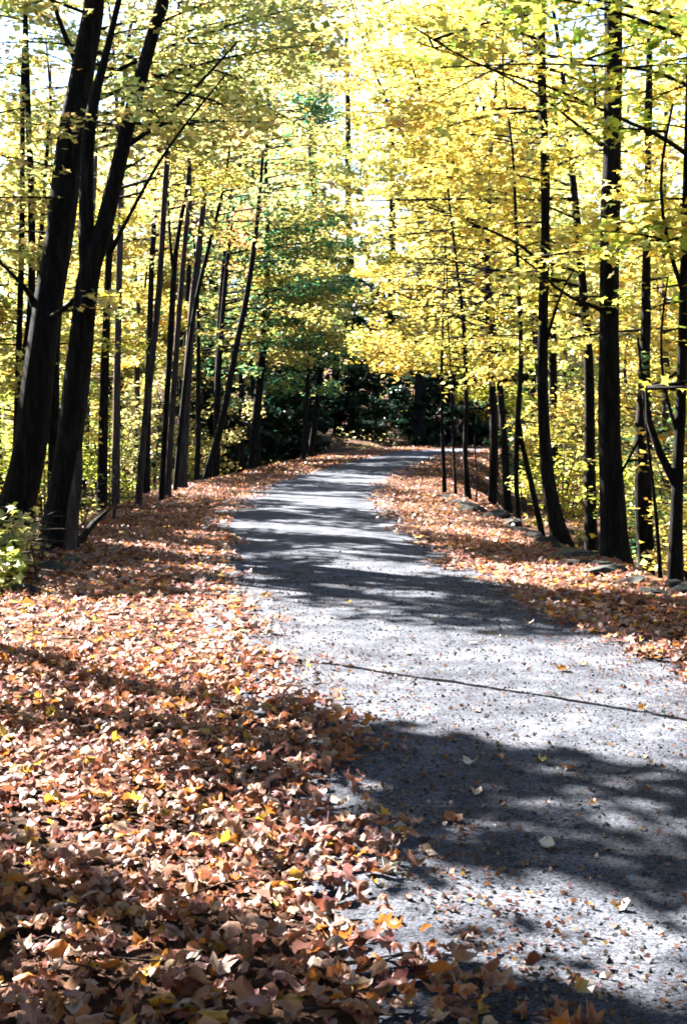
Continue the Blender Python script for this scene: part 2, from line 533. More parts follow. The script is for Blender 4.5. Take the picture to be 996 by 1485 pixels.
class Foliage:
    """twigs and leaves of one tree"""
    def __init__(self, pal, size=0.085, dens=95, shape=KITE, tilt=0.5):
        self.pal, self.size, self.dens, self.shape, self.tilt = pal, size, dens, shape, tilt
        self.tw, self.P, self.tunnel = Tubes(), [], 2.6
    def spray(self, base, az, L, rise=0.15, droop=0.12, width=0.42, r0=None, dens=None):
        d = np.array([math.cos(az), math.sin(az), 0.0]); side = np.array([-d[1], d[0], 0.0])
        k = 6
        s = np.linspace(0, 1, k)
        bend = rng.normal(0, 0.10) * L
        pts = base[None] + d[None] * (s * L)[:, None] + side[None] * (bend * s ** 2)[:, None]
        pts[:, 2] += rise * L * s - droop * L * s ** 2
        if not tunnel_keep(pts[[3, 5]], self.tunnel).all() or (base[2] > 2.2 and in_gap(pts[[2, 3, 4]])): return
        r0 = r0 or 0.006 + 0.0075 * L
        self.tw.tube(pts, r0 * (1 - 0.85 * s), 4)
        for s0 in (np.arange(0.25, 0.95, 0.16) if base[1] < 32 and self.size < .14 and L > .7 else ()):
            for sg in (-1, 1):
                if rng.random() < 0.25: continue
                p = np.array([np.interp(s0, s, pts[:, c]) for c in range(3)])
                l = width * L * (1.1 - s0) * rng.uniform(0.6, 1.15)
                dd = d * 0.65 + side * sg * 0.75 + np.array([0, 0, rng.normal(0.02, .1)])
                self.tw.tube([p, p + dd * l * 0.5, p + dd * l - np.array([0, 0, 0.08 * l])], [r0 * .4, r0 * .28, r0 * .1], 3)
        n = max(4, int((dens or self.dens) * L * L * width * 1.15))
        sl = rng.beta(1.7, 1.25, n)
        wl = width * L * np.clip(1.15 - sl, 0.12, 0.8) * rng.uniform(-1, 1, n)
        wl += rng.normal(0, 0.06, n)
        c = np.stack([np.interp(sl, s, pts[:, c]) for c in range(3)], 1)
        P = c + side[None] * wl[:, None] + d[None] * (np.abs(wl) * 0.45)[:, None]
        P[:, 2] += rng.normal(-0.03, 0.055 + 0.02 * L, n) - 0.14 * np.abs(wl)
        self.P.append(P)
    def build(self, parent, wood, tunnel=2.35, gaps=True, colour_noise=True):
        if self.tw.v:
            t = self.tw.build('twigs', wood, parent); t['kind'] = 'stuff'
        P = np.concatenate(self.P)
        keep = tunnel_keep(P, tunnel) & (P[:, 2] > ground_z(P[:, 0], P[:, 1]) + 0.05)
        keep &= np.linalg.norm(P - np.array([0, 0, CAM_H]), axis=1) > 4.5
        if gaps: keep &= gap_keep(P, rng.random(len(P)))
        P = P[keep]
        n = len(P)
        c = tints(self.pal, n)
        tone = vnoise(P[:, 0] * 1.1 + 7, P[:, 1] * .9 + P[:, 2] * 1.7)[:, None]
        c = c * np.where(tone < .5, np.array([[.90, 1.0, 1.0]]), np.array([[1.05, 1.0, 1.0]]))
        sz = self.size * rng.uniform(0.65, 1.3, n)
        o = add('crown', leaves_mesh('crown', P, sz, c, self.shape, self.tilt), M_LEAF, parent)
        return n


TOTAL = {'leaves': 0}


def grow(fo, pts, rad, zlo, zhi, nb, lo, hi, az_bias=None, az_spread=math.pi, rise=0.12, taper_top=True, wid=0.42, dens=None):
    z = pts[:, 2]
    for i in range(nb):
        h = zlo + (zhi - zlo) * (i + rng.random()) / nb
        h = min(h, z[-1] - 0.02)
        p = np.array([np.interp(h, z, pts[:, c]) for c in range(3)])
        az = (az_bias if az_bias is not None else 0) + rng.uniform(-az_spread, az_spread)
        L = rng.uniform(lo, hi)
        if taper_top: L *= 1.0 - 0.45 * max(0, (h - zlo) / (zhi - zlo + 1e-6)) ** 2
        fo.spray(p, az, L, rise + rng.normal(0, 0.12), rng.uniform(0.05, 0.22), wid, dens=dens)


def tree(name, label, Y, stem, H=11, wood=None, others=(), limbs=(), foliage=None, group=None, cat='tree', sides=14, flare=0.35, rough=0.10, gaps=True, tunnel=2.35):
    wood = wood or M_BARK
    pts, rad = px_path(stem, Y, H)
    root = empty(name, pts[0])
    tag(root, label, cat, group)
    P, R = resample(pts, rad, 0.22 if Y < 26 else 0.45)
    tb = Tubes(); tb.tube(P, R, sides, rough, flare); tb.build('trunk', wood, root)
    allp = [(P, R)]
    for ost in others:
        oh = ost.get('H', H)
        p2, r2 = px_path(ost['pts'], Y, oh, ost.get('sink', False))
        P2, R2 = resample(p2, r2, 0.25 if Y < 26 else 0.45)
        tb = Tubes(); tb.tube(P2, R2, max(8, sides - 3), rough, 0); tb.build('stem', wood, root)
        allp.append((P2, R2))
    for lb in limbs:
        p2, r2 = px_path(lb, Y, None, False)
        P2, R2 = resample(p2, r2, 0.2)
        tb = Tubes(); tb.tube(P2, R2, 7, rough * 0.6, 0); tb.build('branch', wood, root)
        if foliage and foliage.get('limb_leaves'):
            allp.append((P2, R2, 'limb'))
    if foliage:
        f = dict(foliage)
        fo = Foliage(f.get('pal', 'yellow'), f.get('size', .085), f.get('dens', 95), f.get('shape', MAPLE_SMALL if Y < 24 else KITE), f.get('tilt', .5)); fo.tunnel = tunnel + .1
        for a in allp:
            if len(a) == 3:
                for j in range(f['limb_leaves']):
                    s = rng.uniform(0.35, 1.0); ii = s * (len(a[0]) - 1); p = a[0][int(ii)]
                    fo.spray(p, rng.uniform(0, 2 * np.pi), rng.uniform(0.6, 1.2))
            else:
                for (zlo, zhi, nb, lo, hi, ab, asd) in f['tiers']:
                    grow(fo, a[0], a[1], zlo, zhi, max(2, nb // (1 + (len(allp) > 1))), lo, hi, ab, asd)
        TOTAL['leaves'] += fo.build(root, wood, tunnel, gaps)
    return root


PI = math.pi
E_, N_, W_, S_ = 0.0, PI / 2, PI, -PI / 2
# ------------------------------------------------------------------ the two big leaning trees on the left bank
tree('leaning_tree', 'thick black trunk leaning over ferns at the bank, unforked', 17, [(14, 775, 66), (30, 715, 58), (45, 640, 54), (62, 500, 45), (85, 350, 43), (105, 200, 42), (123, 85, 36), (138, 0, 31)],
     H=11, limbs=[[(62, 485, 14), (45, 430, 9), (20, 400, 6, 16.4), (-30, 350, 4, 16)], [(120, 110, 12), (98, 60, 9), (80, 10, 7), (60, -60, 5)]],
     foliage=dict(pal='pale', tiers=[(3.4, 6.0, 6, .8, 1.7, W_, 1.2), (5.8, 11, 22, 1.6, 3.0, None or 0, PI)]))
tree('forked_tree', 'thick black tree forking at head height with fallen branch at its foot', 16,
     [(82, 815, 66), (90, 745, 50), (100, 650, 43), (115, 520, 40), (127, 410, 36), (136, 372, 32), (150, 335, 28), (170, 250, 26), (186, 180, 23), (205, 110, 22), (228, 30, 20), (238, -5, 19)],
     H=10.5, others=[dict(pts=[(128, 430, 22), (125, 350, 25), (127, 230, 21), (136, 150, 17), (150, 95, 13), (168, 20, 10)])],
     limbs=[[(120, 425, 12), (96, 446, 9, 16.2), (76, 458, 7, 16.5)], [(157, 372, 9), (185, 318, 6, 15.7), (222, 250, 5, 15.3), (262, 190, 4, 14.8), (330, 105, 3, 14)],
            [(178, 215, 9), (205, 198, 8, 15.8), (245, 165, 6, 15.4), (290, 120, 5, 15), (345, 60, 3, 14.5)], [(180, 200, 8), (165, 178, 7, 16.2), (150, 190, 6, 16.5)]],
     foliage=dict(pal='pale', limb_leaves=3, tiers=[(4.6, 6.5, 6, .9, 1.8, E_, 1.4), (6.2, 10.5, 26, 1.5, 3.0, 0, PI)]))

# brownish sprout leaning against the forked tree's foot
pp, rr = px_path([(103, 792, 18), (108, 740, 17), (113, 690, 13), (116, 655, 8)], 15.7)
o = empty('dead_stump', pp[0]); tag(o, 'brown splintered stub rising beside the foot of the forked tree', 'stump')
tb = Tubes(); P, R = resample(pp, rr, .08); tb.tube(P, R, 10, .25, .3); tb.build('stump_wood', M_BARK_BROWN, o)
tb = Tubes(); p0 = P[len(P) // 2]; tb.tube([p0, p0 + np.array([.06, -.05, .2]), p0 + np.array([.10, -.05, .42])], [.035, .03, .008], 7, .2); tb.build('splinter', M_BARK_BROWN, o)

# ------------------------------------------------------------------ other trees on the left
slim = lambda pal, zlo=2.2, zhi=9, nb=18, lo=.9, hi=2.1, ab=0, asd=PI: dict(pal=pal, tiers=[(zlo, zhi, nb, lo, hi, ab, asd)])
tree('slender_tree', 'pair of thin dark stems growing close together behind the unforked leaning tree', 22, [(24, 660, 16), (28, 500, 13), (32, 350, 12), (33, 200, 10), (34, 110, 10)], H=9,
     others=[dict(pts=[(30, 560, 16), (45, 450, 16), (46, 300, 15), (42, 180, 13), (40, 115, 12)])], foliage=slim('pale', 1.2, 9, 30), sides=9)
tree('slender_tree', 'thin dark stem with a bent top just beyond the paired stems', 24, [(50, 640, 12), (56, 420, 11), (66, 260, 9), (74, 150, 8)], H=8, foliage=slim('lime', 1.6, 8, 14), sides=8)
tree('brown_tree', 'lone brown trunk standing in sunlit yellow brush away from the road', 31, [(168, 690, 18), (170, 560, 15), (173, 400, 14), (176, 250, 12)], H=12, wood=M_BARK_BROWN, foliage=slim('pale', 2.0, 12, 22, 1.2, 2.6), sides=9)
tree('slender_tree', 'straight slim brown tree standing alone at the edge of the leafy bank', 23.5, [(201, 733, 15), (208, 640, 15), (220, 530, 14), (231, 420, 13), (238, 300, 12), (246, 190, 11), (253, 100, 9)], H=10,
     wood=M_BARK_BROWN, foliage=slim('pale', 4.6, 10, 14), limbs=[[(246, 190, 6), (262, 150, 4, 23), (292, 100, 3, 22)]], sides=9)
tree('clump_tree', 'black crooked stem in the clump of trunks on the bank', 25, [(234, 724, 13), (241, 600, 12), (248, 480, 13), (254, 380, 11), (262, 320, 9), (272, 270, 8), (278, 180, 7)], H=10,
     foliage=slim('pale', 4.8, 10, 12), sides=9, others=[dict(pts=[(252, 400, 7), (247, 350, 6), (244, 280, 5), (243, 180, 4)], H=8)])
tree('clump_tree', 'reddish brown stem in the clump of trunks on the bank', 26, [(243, 716, 14), (250, 600, 13), (258, 480, 12), (266, 380, 11), (275, 270, 10)], H=10.5, wood=M_BARK_BROWN, foliage=slim('olive', 5.0, 10, 12), sides=9)
tree('clump_tree', 'stoutest brown trunk of the clump on the bank, flared at the foot', 29, [(262, 709, 25), (268, 620, 20), (274, 520, 18), (281, 430, 16), (290, 350, 13), (297, 260, 11)], H=12, wood=M_BARK_BROWN, foliage=slim('pale', 4.8, 12, 16, 1, 2.4), sides=11)
tree('clump_tree', 'thin dark stem crossing the brown trunks at a slant', 28, [(255, 700, 9), (268, 560, 9), (282, 450, 8), (300, 370, 8), (325, 270, 6), (335, 200, 5)], H=9, foliage=slim('pale', 5, 9, 8), sides=8)
tree('slanted_tree', 'dark trunk slanting towards the road past the clump', 34, [(299, 694, 17), (322, 610, 15), (343, 500, 13), (358, 430, 12), (372, 330, 10)], H=11, foliage=slim('olive', 3.4, 11, 18, 1.1, 2.4), sides=9)
tree('shaded_tree', 'black trunk in deep shade where the bank meets the bend', 40, [(366, 676, 22), (372, 600, 19), (382, 500, 17), (386, 430, 15)], H=12, foliage=slim('olive', 3.2, 12, 24, 1.3, 2.8), sides=9)
tree('shaded_tree', 'slender black trunk with lit yellow leaves right above the bend', 47, [(440, 662, 11), (444, 600, 9), (447, 530, 8), (450, 430, 7)], H=11, foliage=slim('olive', 3.4, 11, 26, 1.3, 2.6), sides=8)

# ------------------------------------------------------------------ trees on the right, along the stones
RW = dict
tree('twin_sapling', 'thinnest bare stem at the far end of the stone edge', 27, [(645, 727, 10), (641, 620, 7), (640, 540, 6)], H=5, foliage=slim('yellow', 2.1, 5, 9, .8, 1.7), sides=7)
tree('twin_sapling', 'thin grey stem beside the thinnest one at the end of the stones', 26.5, [(661, 728, 6), (656, 630, 5), (654, 560, 4)], H=4.5, foliage=slim('yellow', 1.6, 4.5, 8, .7, 1.5), sides=7)
tree('roadside_tree', 'short dark trunk with pale vine between thin stems and stones', 27, [(680, 738, 14), (674, 660, 11), (676, 580, 10), (672, 470, 8)], H=9, foliage=slim('yellow', 2.0, 9, 22, 1.1, 2.4, W_, 2.2), sides=9,
     limbs=[[(690, 735, 4, 26.6), (691, 690, 3, 26.6), (688, 640, 3, 26.7), (692, 590, 2, 26.8)]])
tree('roadside_tree', 'dark shaded trunk hung with drooping yellow boughs over the verge', 29, [(712, 755, 20), (716, 650, 17), (713, 550, 15), (706, 420, 12)], H=11,
     foliage=dict(pal='yellow', size=.09, tiers=[(2.5, 4.4, 22, 1.8, 3.3, W_, 1.2), (4, 11, 26, 1.4, 3.0, W_, 2.4)], dens=120), sides=10, tunnel=1.95)
tree('v_shaped_tree', 'slim dark tree standing on two legs that join at chest height', 20.5, [(752, 767, 12), (748, 690, 10), (750, 620, 12), (755, 520, 10), (752, 430, 9), (748, 330, 7)], H=8.5,
     others=[dict(pts=[(786, 778, 14), (770, 700, 12), (757, 645, 11), (752, 610, 10)], H=None, sink=True)], foliage=slim('yellow', 2.3, 8.5, 20, .9, 2.0, W_, 2.6), sides=9)
tree('slanting_roadside_tree', 'dark trunk curving out at its foot beside the first pale stones', 17.5, [(815, 790, 36), (805, 755, 27), (793, 690, 21), (787, 580, 18), (787, 460, 16), (790, 350, 14), (790, 250, 14), (787, 170, 13), (784, 60, 13), (785, -5, 12)], H=10,
     limbs=[[(789, 395, 8), (760, 360, 5, 17), (700, 330, 4, 16.5), (620, 300, 3, 16)], [(790, 500, 6), (815, 420, 4, 17.2), (840, 380, 3, 17)]],
     foliage=dict(pal='yellow', limb_leaves=4, tiers=[(2.6, 4.6, 8, .8, 1.8, W_, 2.0), (4.3, 10, 24, 1.2, 2.7, W_, 2.6)]))
tree('straight_tree', 'stout straight black trunk rising behind the largest flat stone', 15.2, [(893, 822, 48), (889, 760, 40), (884, 650, 35), (882, 520, 31), (883, 400, 29), (885, 280, 29), (888, 150, 27), (889, 60, 27), (889, -5, 27)], H=11,
     limbs=[[(878, 452, 9), (850, 440, 6, 15.0), (815, 425, 5, 14.8), (780, 392, 4, 14.6), (735, 360, 3, 14.3)], [(872, 210, 7), (835, 180, 5, 14.6), (780, 138, 4, 14.2), (700, 95, 3, 13.8), (600, 60, 2.5, 13.4)],
            [(892, 700, 5), (925, 640, 4, 15), (940, 600, 3, 14.9)]],
     foliage=dict(pal='yellow', limb_leaves=4, tiers=[(3.6, 6, 10, .9, 1.9, W_, 2.2), (5.5, 11, 24, 1.4, 2.9, 0, PI)]))
tree('ivied_tree', 'dark trunk wrapped in black ivy just behind the straight trunk', 18, [(934, 812, 28), (930, 730, 26), (934, 640, 30), (934, 560, 19), (935, 430, 15), (938, 260, 12), (941, 60, 10)], H=10, rough=.3,
     foliage=dict(pal='yellow', tiers=[(2.4, 10, 26, 1.0, 2.3, 0, PI)]), sides=12)
tree('outer_tree', 'dark tree with a low side stump at the outer end of the stones', 13, [(978, 862, 26), (980, 760, 20), (984, 650, 17), (989, 520, 16), (993, 350, 15), (999, 150, 14), (1004, -5, 13)], H=9.5,
     others=[dict(pts=[(978, 700, 14), (962, 668, 13), (948, 640, 11), (940, 610, 10), (936, 560, 4)], H=None)],
     limbs=[[(988, 420, 8), (965, 340, 6, 12.8), (958, 250, 5, 12.6), (975, 150, 4, 12.5)], [(985, 640, 7), (962, 560, 5, 13), (958, 480, 4, 13), (968, 400, 3, 13)],
            [(1010, 235, 9), (960, 200, 7, 12.6), (900, 172, 5, 12.2), (800, 128, 4, 11.8), (690, 92, 3, 11.4), (600, 40, 2.4, 11)],
            [(1010, 130, 7), (950, 105, 5, 12.4), (880, 96, 4, 12), (760, 93, 3, 11.5), (640, 98, 2.4, 11)]],
     foliage=dict(pal='lime', limb_leaves=4, tiers=[(2.0, 3.0, 4, .6, 1.1, PI * .8, .8), (2.9, 5.0, 10, .6, 1.3, PI, 1.5), (4.4, 9.5, 20, 1.1, 2.4, 0, PI)]))
tree('green_sapling', 'dark green leaved sapling between the outer tree and the ivied trunk', 14, [(958, 850, 7), (950, 740, 6), (940, 650, 5), (932, 570, 4)], H=2.3, cat='sapling', foliage=dict(pal='green', size=.075, dens=150, tiers=[(1.1, 2.2, 9, .35, .8, 0, PI)]), sides=6)
tree('leaning_roadside_tree', 'dark tree beyond the stones leaning its broken limbs over the lane', 33, [(735, 720, 17), (728, 600, 14), (712, 450, 12), (690, 350, 11), (655, 290, 10), (625, 250, 9), (600, 222, 9), (578, 185, 8), (558, 140, 6)], H=13,
     others=[dict(pts=[(690, 345, 9), (672, 275, 8), (645, 210, 7), (622, 170, 6), (605, 120, 5)], H=11)], foliage=dict(pal='yellow', tiers=[(3.5, 12.5, 36, 1.3, 2.9, W_, 2.6)]), sides=9)

# ------------------------------------------------------------------ forest trees: straight, tapered, placed on the ground
def forest_tree(name, label, x, y, H, r, pal, zlo, nb, lo, hi, wood=None, group=None, lean=(0, 0), dens=62, size=.11, shape=KITE, tilt=.5, sides=8, tunnel=2.35, gaps=True, wid=.5, top=1.0):
    g = float(ground_z(x, y)) - 0.1
    k = 7
    s = np.linspace(0, 1, k)
    pts = np.stack([x + lean[0] * s * H + np.cumsum(rng.normal(0, .10, k)) * (s > 0), y + lean[1] * s * H + np.cumsum(rng.normal(0, .10, k)) * (s > 0), g + s * H], 1)
    root = empty(name, pts[0]); tag(root, label, 'tree', group)
    P, R = resample(pts, r * (1 - .82 * s), .6)
    tb = Tubes(); tb.tube(P, R, sides, .12, .3); tb.build('trunk', wood or M_BARK, root)
    fo = Foliage(pal, size, dens, shape, tilt)
    grow(fo, P, R, g + zlo, g + H * top, nb, lo, hi, 0, PI, wid=wid)
    TOTAL['leaves'] += fo.build(root, wood or M_BARK, tunnel, gaps)
    return root


# hemlocks in the shade beyond the bend
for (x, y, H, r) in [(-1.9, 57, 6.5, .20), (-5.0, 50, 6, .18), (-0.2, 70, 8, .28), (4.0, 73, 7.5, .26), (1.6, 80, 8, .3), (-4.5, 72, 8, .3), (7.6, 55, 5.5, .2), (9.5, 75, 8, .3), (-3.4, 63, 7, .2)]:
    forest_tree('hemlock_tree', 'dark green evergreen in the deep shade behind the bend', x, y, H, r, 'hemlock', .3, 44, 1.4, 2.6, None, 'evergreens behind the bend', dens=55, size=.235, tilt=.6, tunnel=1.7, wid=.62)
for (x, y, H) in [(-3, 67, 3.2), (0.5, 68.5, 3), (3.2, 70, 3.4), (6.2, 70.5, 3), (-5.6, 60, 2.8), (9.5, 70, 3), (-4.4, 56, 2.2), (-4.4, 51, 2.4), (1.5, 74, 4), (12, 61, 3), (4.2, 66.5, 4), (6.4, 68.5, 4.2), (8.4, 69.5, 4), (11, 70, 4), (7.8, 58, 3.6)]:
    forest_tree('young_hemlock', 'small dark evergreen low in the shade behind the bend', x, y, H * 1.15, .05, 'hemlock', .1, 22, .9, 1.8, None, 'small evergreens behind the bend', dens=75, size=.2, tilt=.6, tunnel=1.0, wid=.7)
for (x, y, lab) in [(-2.6, 44, 'young green tree beside the slender trunk at the bend'), (-1.2, 50, 'green leaved tree arching over the far bend of the lane')]:
    forest_tree('green_tree', lab, x, y, 9.0, .12, 'green', 2.2, 30, 1.2, 2.2, None, dens=100, size=.12, tunnel=2.6)
for (x, y, H, pal) in [(-3.2, 60, 17, 'olive'), (3.5, 66.5, 18, 'yellow'), (-1.4, 76, 25, 'olive'), (5.2, 69, 18, 'yellow'), (3.0, 84, 27, 'pale'), (-6.5, 66, 18, 'yellow'), (8.6, 62, 16, 'yellow'), (-4.8, 54, 15, 'olive'), (11.5, 72, 18, 'yellow'), (-2, 90, 28, 'pale'), (6.5, 92, 28, 'yellow'), (0.6, 80, 26, 'yellow')]:
    forest_tree('tall_maple', 'tall %s maple closing the view past the bend' % dict(olive='olive', yellow='golden', pale='pale yellow')[pal], x, y, H, .32, pal, 4.5, 60, 1.8, 3.6, None, 'tall maples past the bend', dens=36, size=.21, sides=9, tunnel=2.6)
forest_tree('red_maple', 'small red leaved maple glowing among the yellow trees over the bank', -3.7, 35.5, 8.4, .08, 'red', 6.0, 16, 1.3, 2.6, None, dens=70, size=.11)
forest_tree('red_maple', 'red tinted sapling low in the brush behind the straight roadside trunk', 7.0, 31, 2.6, .05, 'red', 1.2, 8, .4, .8, None, dens=110, size=.1)

# trees of the left wood
def wood_label(pal, wd, deep, where):
    c = dict(pale='pale yellow', yellow='golden', lime='lime green', olive='olive')[pal]
    return 'slim %s tree with %s bark %s %s' % (c, 'black' if wd is M_BARK else 'brown', 'deep in' if deep else 'fronting', where)
LW = []
for y in np.arange(16, 84, 4.6):
    for x0 in (-6.5, -10.5, -15.5, -22):
        x = x0 * (1 + .004 * y) + rng.uniform(-1.6, 1.6); yy = y + rng.uniform(-1.9, 1.9)
        if yy < 20 and x > -6: x -= 2
        if 6.8 < x + yy < 10.8: yy += 4.2
        LW.append((x, yy))
cols_l = ['pale', 'pale', 'yellow', 'lime', 'olive', 'pale']
ti = 0
for (x, y) in LW:
    if offset(np.array([x]), np.array([y]))[0] > -3.6: continue
    near = x > -13
    if x < -19 and ti % 2: ti += 1; continue
    if not near and rng.random() < .35: continue
    pal = cols_l[ti % 6]; ti += 1
    if y > 50 and x > -9: pal = 'olive'
    H = rng.uniform(9.5, 13.5); wd = M_BARK if rng.random() < .6 else M_BARK_BROWN
    forest_tree('woodland_tree', wood_label(pal, wd, x < -12, 'the woods behind the leaning trunks'), x, y, H, rng.uniform(.07, .15), pal, rng.uniform(2.6, 4.2), 34 if near else 20, 1.4, 3.0,
                wd, 'woods behind the leaning trunks', (rng.normal(0, .04), rng.normal(0, .04)), dens=105 if near else 50, size=.12 if y < 45 else .15)
# tall trees up-light, left of the view, whose crowns shade the near lane
for (x, y) in [(-5.6, 8.8), (-7.2, 11.3), (-9.0, 15.3), (-8.0, 8.2), (-10.8, 10.5), (-4.6, 6.2), (-6.6, 18.3), (-8.8, 20.8), (-6.3, 22.4), (-11.0, 17.0)]:
    forest_tree('bank_tree', 'tall pale yellow tree on the bank before the unforked leaning trunk', x, y, 10.5, .15, 'pale', 3.4, 34, 1.5, 2.7, None, 'tall trees on the near bank', dens=150 if y < 16 else 100, size=.13)

forest_tree('bank_tree', 'fullest crowned pale yellow tree on the bank before the unforked leaning trunk', -4.6, 10.9, 9.5, .13, 'pale', 4.3, 74, 1.2, 2.3, None, 'tall trees on the near bank', dens=130, size=.115, shape=MAPLE_SMALL)
# trees that arch over the lane
for (x, y, az, H, pal, lab) in [(-4.3, 21, E_, 9.5, 'pale', 'yellow maple arching over the lane opposite the V shaped tree'), (-4.6, 27, E_, 11, 'yellow', 'yellow maple arching over the lane behind the slim brown tree'), (-4.6, 33, E_, 12, 'pale', 'pale maple arching over the lane by the slanting trunk'),
                          (4.6, 31, W_, 13.5, 'yellow', 'high golden maple reaching far across the lane past the stones'), (-4.9, 44, E_, 15.5, 'pale', 'high pale maple arching over the lane near the shaded trunk'), (4.2, 24, W_, 10, 'yellow', 'golden maple reaching across the lane above the stones'), (3.9, 37, W_, 12, 'yellow', 'golden maple reaching across the lane beyond the stones'), (4.8, 45, W_, 13, 'yellow', 'golden maple reaching across the lane before the bend'), (-3.6, 40, E_, 12, 'olive', 'olive maple arching over the lane before the bend'), (-3.5, 39, E_, 10.5, 'green', 'green leaved tree arching over the lane before the bend'), (-3.4, 47, E_, 15, 'pale', 'tallest pale maple arching over the lane before the bend'), (6.8, 52, W_, 16, 'yellow', 'tallest golden maple reaching across the lane at the bend')]:
    g = float(ground_z(x, y)) - .1
    s_ = np.linspace(0, 1, 7)
    pts = np.stack([x + math.cos(az) * .9 * s_ ** 2, y + rng.normal(0, .12, 7) * (s_ > 0), g + H * s_], 1)
    root = empty('arching_maple', pts[0]); tag(root, lab, 'tree', None)
    P, R = resample(pts, .11 * (1 - .8 * s_), .4)
    tb = Tubes(); tb.tube(P, R, 9, .12, .3); tb.build('trunk', M_BARK, root)
    fo = Foliage(pal, .10 if y < 30 else .12, 95, KITE, .5)
    zl = 5.2 if x < 0 and y < 36 else 3.0
    grow(fo, P, R, zl, H, 26, 2.2, 4.4, az, 1.0, rise=.22, wid=.36)
    grow(fo, P, R, zl - .4, H, 10, 1.0, 2.0, 0, PI)
    TOTAL['leaves'] += fo.build(root, M_BARK)
# unseen woods going on around and behind the camera, added to block skylight
for (x, y) in [(5.6, 10.5), (4.9, 6.2), (5.8, 2.0), (6.2, -3.5), (-4.4, 1.0), (-7.5, 3.5), (-3.6, -4.5), (8.8, 7.0), (-8, -2.5), (7.5, -8.5), (-5.5, -10), (0.2, -13), (10, 13), (4.5, -12), (-2.6, 4.2), (11, 0), (-11, -7)]:
    g = float(ground_z(x, y)) - .1; H = 11.5
    s_ = np.linspace(0, 1, 7)
    lane_x = np.interp(y, CL[:, 1][:12], CL[:, 0][:12])
    az = 0 if x < lane_x else PI
    pts = np.stack([x + rng.normal(0, .1, 7) * (s_ > 0), y + rng.normal(0, .1, 7) * (s_ > 0), g + H * s_], 1)
    root = empty('unseen_lane_tree', pts[0]); tag(root, 'unseen tall yellow tree beside the lane near where the photographer stands', 'tree', 'unseen trees where the photographer stands')
    P, R = resample(pts, .15 * (1 - .8 * s_), .6)
    tb = Tubes(); tb.tube(P, R, 8, .12, .3); tb.build('trunk', M_BARK, root)
    fo = Foliage('yellow', .29, 19, KITE, .5); fo.tunnel = 4.5
    zl = 7.0 if y > 4 else 3.6
    grow(fo, P, R, zl, H, 26, 2.0, 3.8, 0, PI, wid=.5)
    if abs(x - lane_x) < 6 and y < 8: grow(fo, P, R, 6.4 if y > 4 else 5.6, H, 18, 3.6, 6.0, az, .7 if y < 4 else .4, rise=.2, taper_top=False, wid=.4)
    TOTAL['leaves'] += fo.build(root, M_BARK, 4.2)

# trees of the right wood
RWD = []
for y in np.arange(15, 84, 5.0):
    for x0 in (5.2, 8.5, 13.5, 20):
        RWD.append((x0 * (1 + .006 * y) + rng.uniform(-1.3, 1.3), y + rng.uniform(-2, 2), x0))
cols_r = ['yellow', 'yellow', 'lime', 'yellow', 'yellow', 'pale']
for (x, y, x0) in RWD:
    if abs(offset(np.array([x]), np.array([y]))[0]) < 4.0: continue
    if x / y > .42: continue
    pal = cols_r[ti % 6]; ti += 1; wd = M_BARK if rng.random() < .7 else M_BARK_BROWN
    forest_tree('maple_tree', wood_label(pal, wd, x0 > 10, 'the woods behind the stone edge'), x, y, rng.uniform(8.5, 13), rng.uniform(.06, .14), pal, rng.uniform(1.0, 2.6), 38 if x0 < 10 else 22, 1.3, 2.9,
                wd, 'maples behind the stone edge', (rng.normal(-.03, .05), rng.normal(0, .04)), dens=66, size=.12 if y < 45 else .165)

# saplings and brush beyond the banks
def sapling(name, label, x, y, H, pal, group, nst=3, dens=130, size=.085, shape=None):
    g = float(ground_z(x, y)) - .05
    root = empty(name, (x, y, g)); tag(root, label, 'sapling', group)
    fo = Foliage(pal, size, dens, shape if shape is not None else (MAPLE_SMALL if y < 16 else KITE), .5)
    fo.tunnel = .2
    for i in range(nst):
        a = rng.uniform(0, 2 * PI); hh = H * rng.uniform(.7, 1)
        s = np.linspace(0, 1, 5)
        pts = np.stack([x + math.cos(a) * .28 * H * s ** 1.5, y + math.sin(a) * .28 * H * s ** 1.5, g + hh * s], 1)
        tb = Tubes(); tb.tube(pts, (.006 + .006 * H) * (1.1 - s), 5, .1); tb.build('stem', M_BARK_BROWN, root)
        grow(fo, pts, None, g + .25 * hh, g + hh, max(4, int(3.4 * hh)), .35, .5 + .22 * H, 0, PI, wid=.55)
    TOTAL['leaves'] += fo.build(root, M_BARK_BROWN, .9)
for (px, py, y, H, pal) in [(30, 800, 13.0, .9, 'lime'), (-10, 740, 13.5, 1.1, 'pale'), (55, 835, 12.6, .55, 'lime'), (165, 735, 20.5, .9, 'pale'), (20, 690, 18.5, 1.6, 'pale'), (-40, 800, 12.4, .9, 'pale'), (120, 750, 19, 1.0, 'lime'), (60, 770, 14.6, .7, 'pale')]:
    p = at(px, py, y)
    sapling('understory_shrub', 'low pale green shrub at the feet of the big leaning trunks', p[0], p[1], H, pal, 'low shrubs at the leaning trunks', 3, 170, .075)
for i in range(34):
    y = rng.uniform(18, 42); x = CLD[np.abs(CLD[:, 1] - y).argmin(), 0] - rng.uniform(4.4, 10.5)
    sapling('understory_sapling', ['pale', 'golden', 'lime green'][i % 3] + ' sapling in the brush below the leaning trunks\' bank', x, y, rng.uniform(1.6, 4.2), ['pale', 'yellow', 'lime'][i % 3], 'saplings below the leaning trunks\' bank')
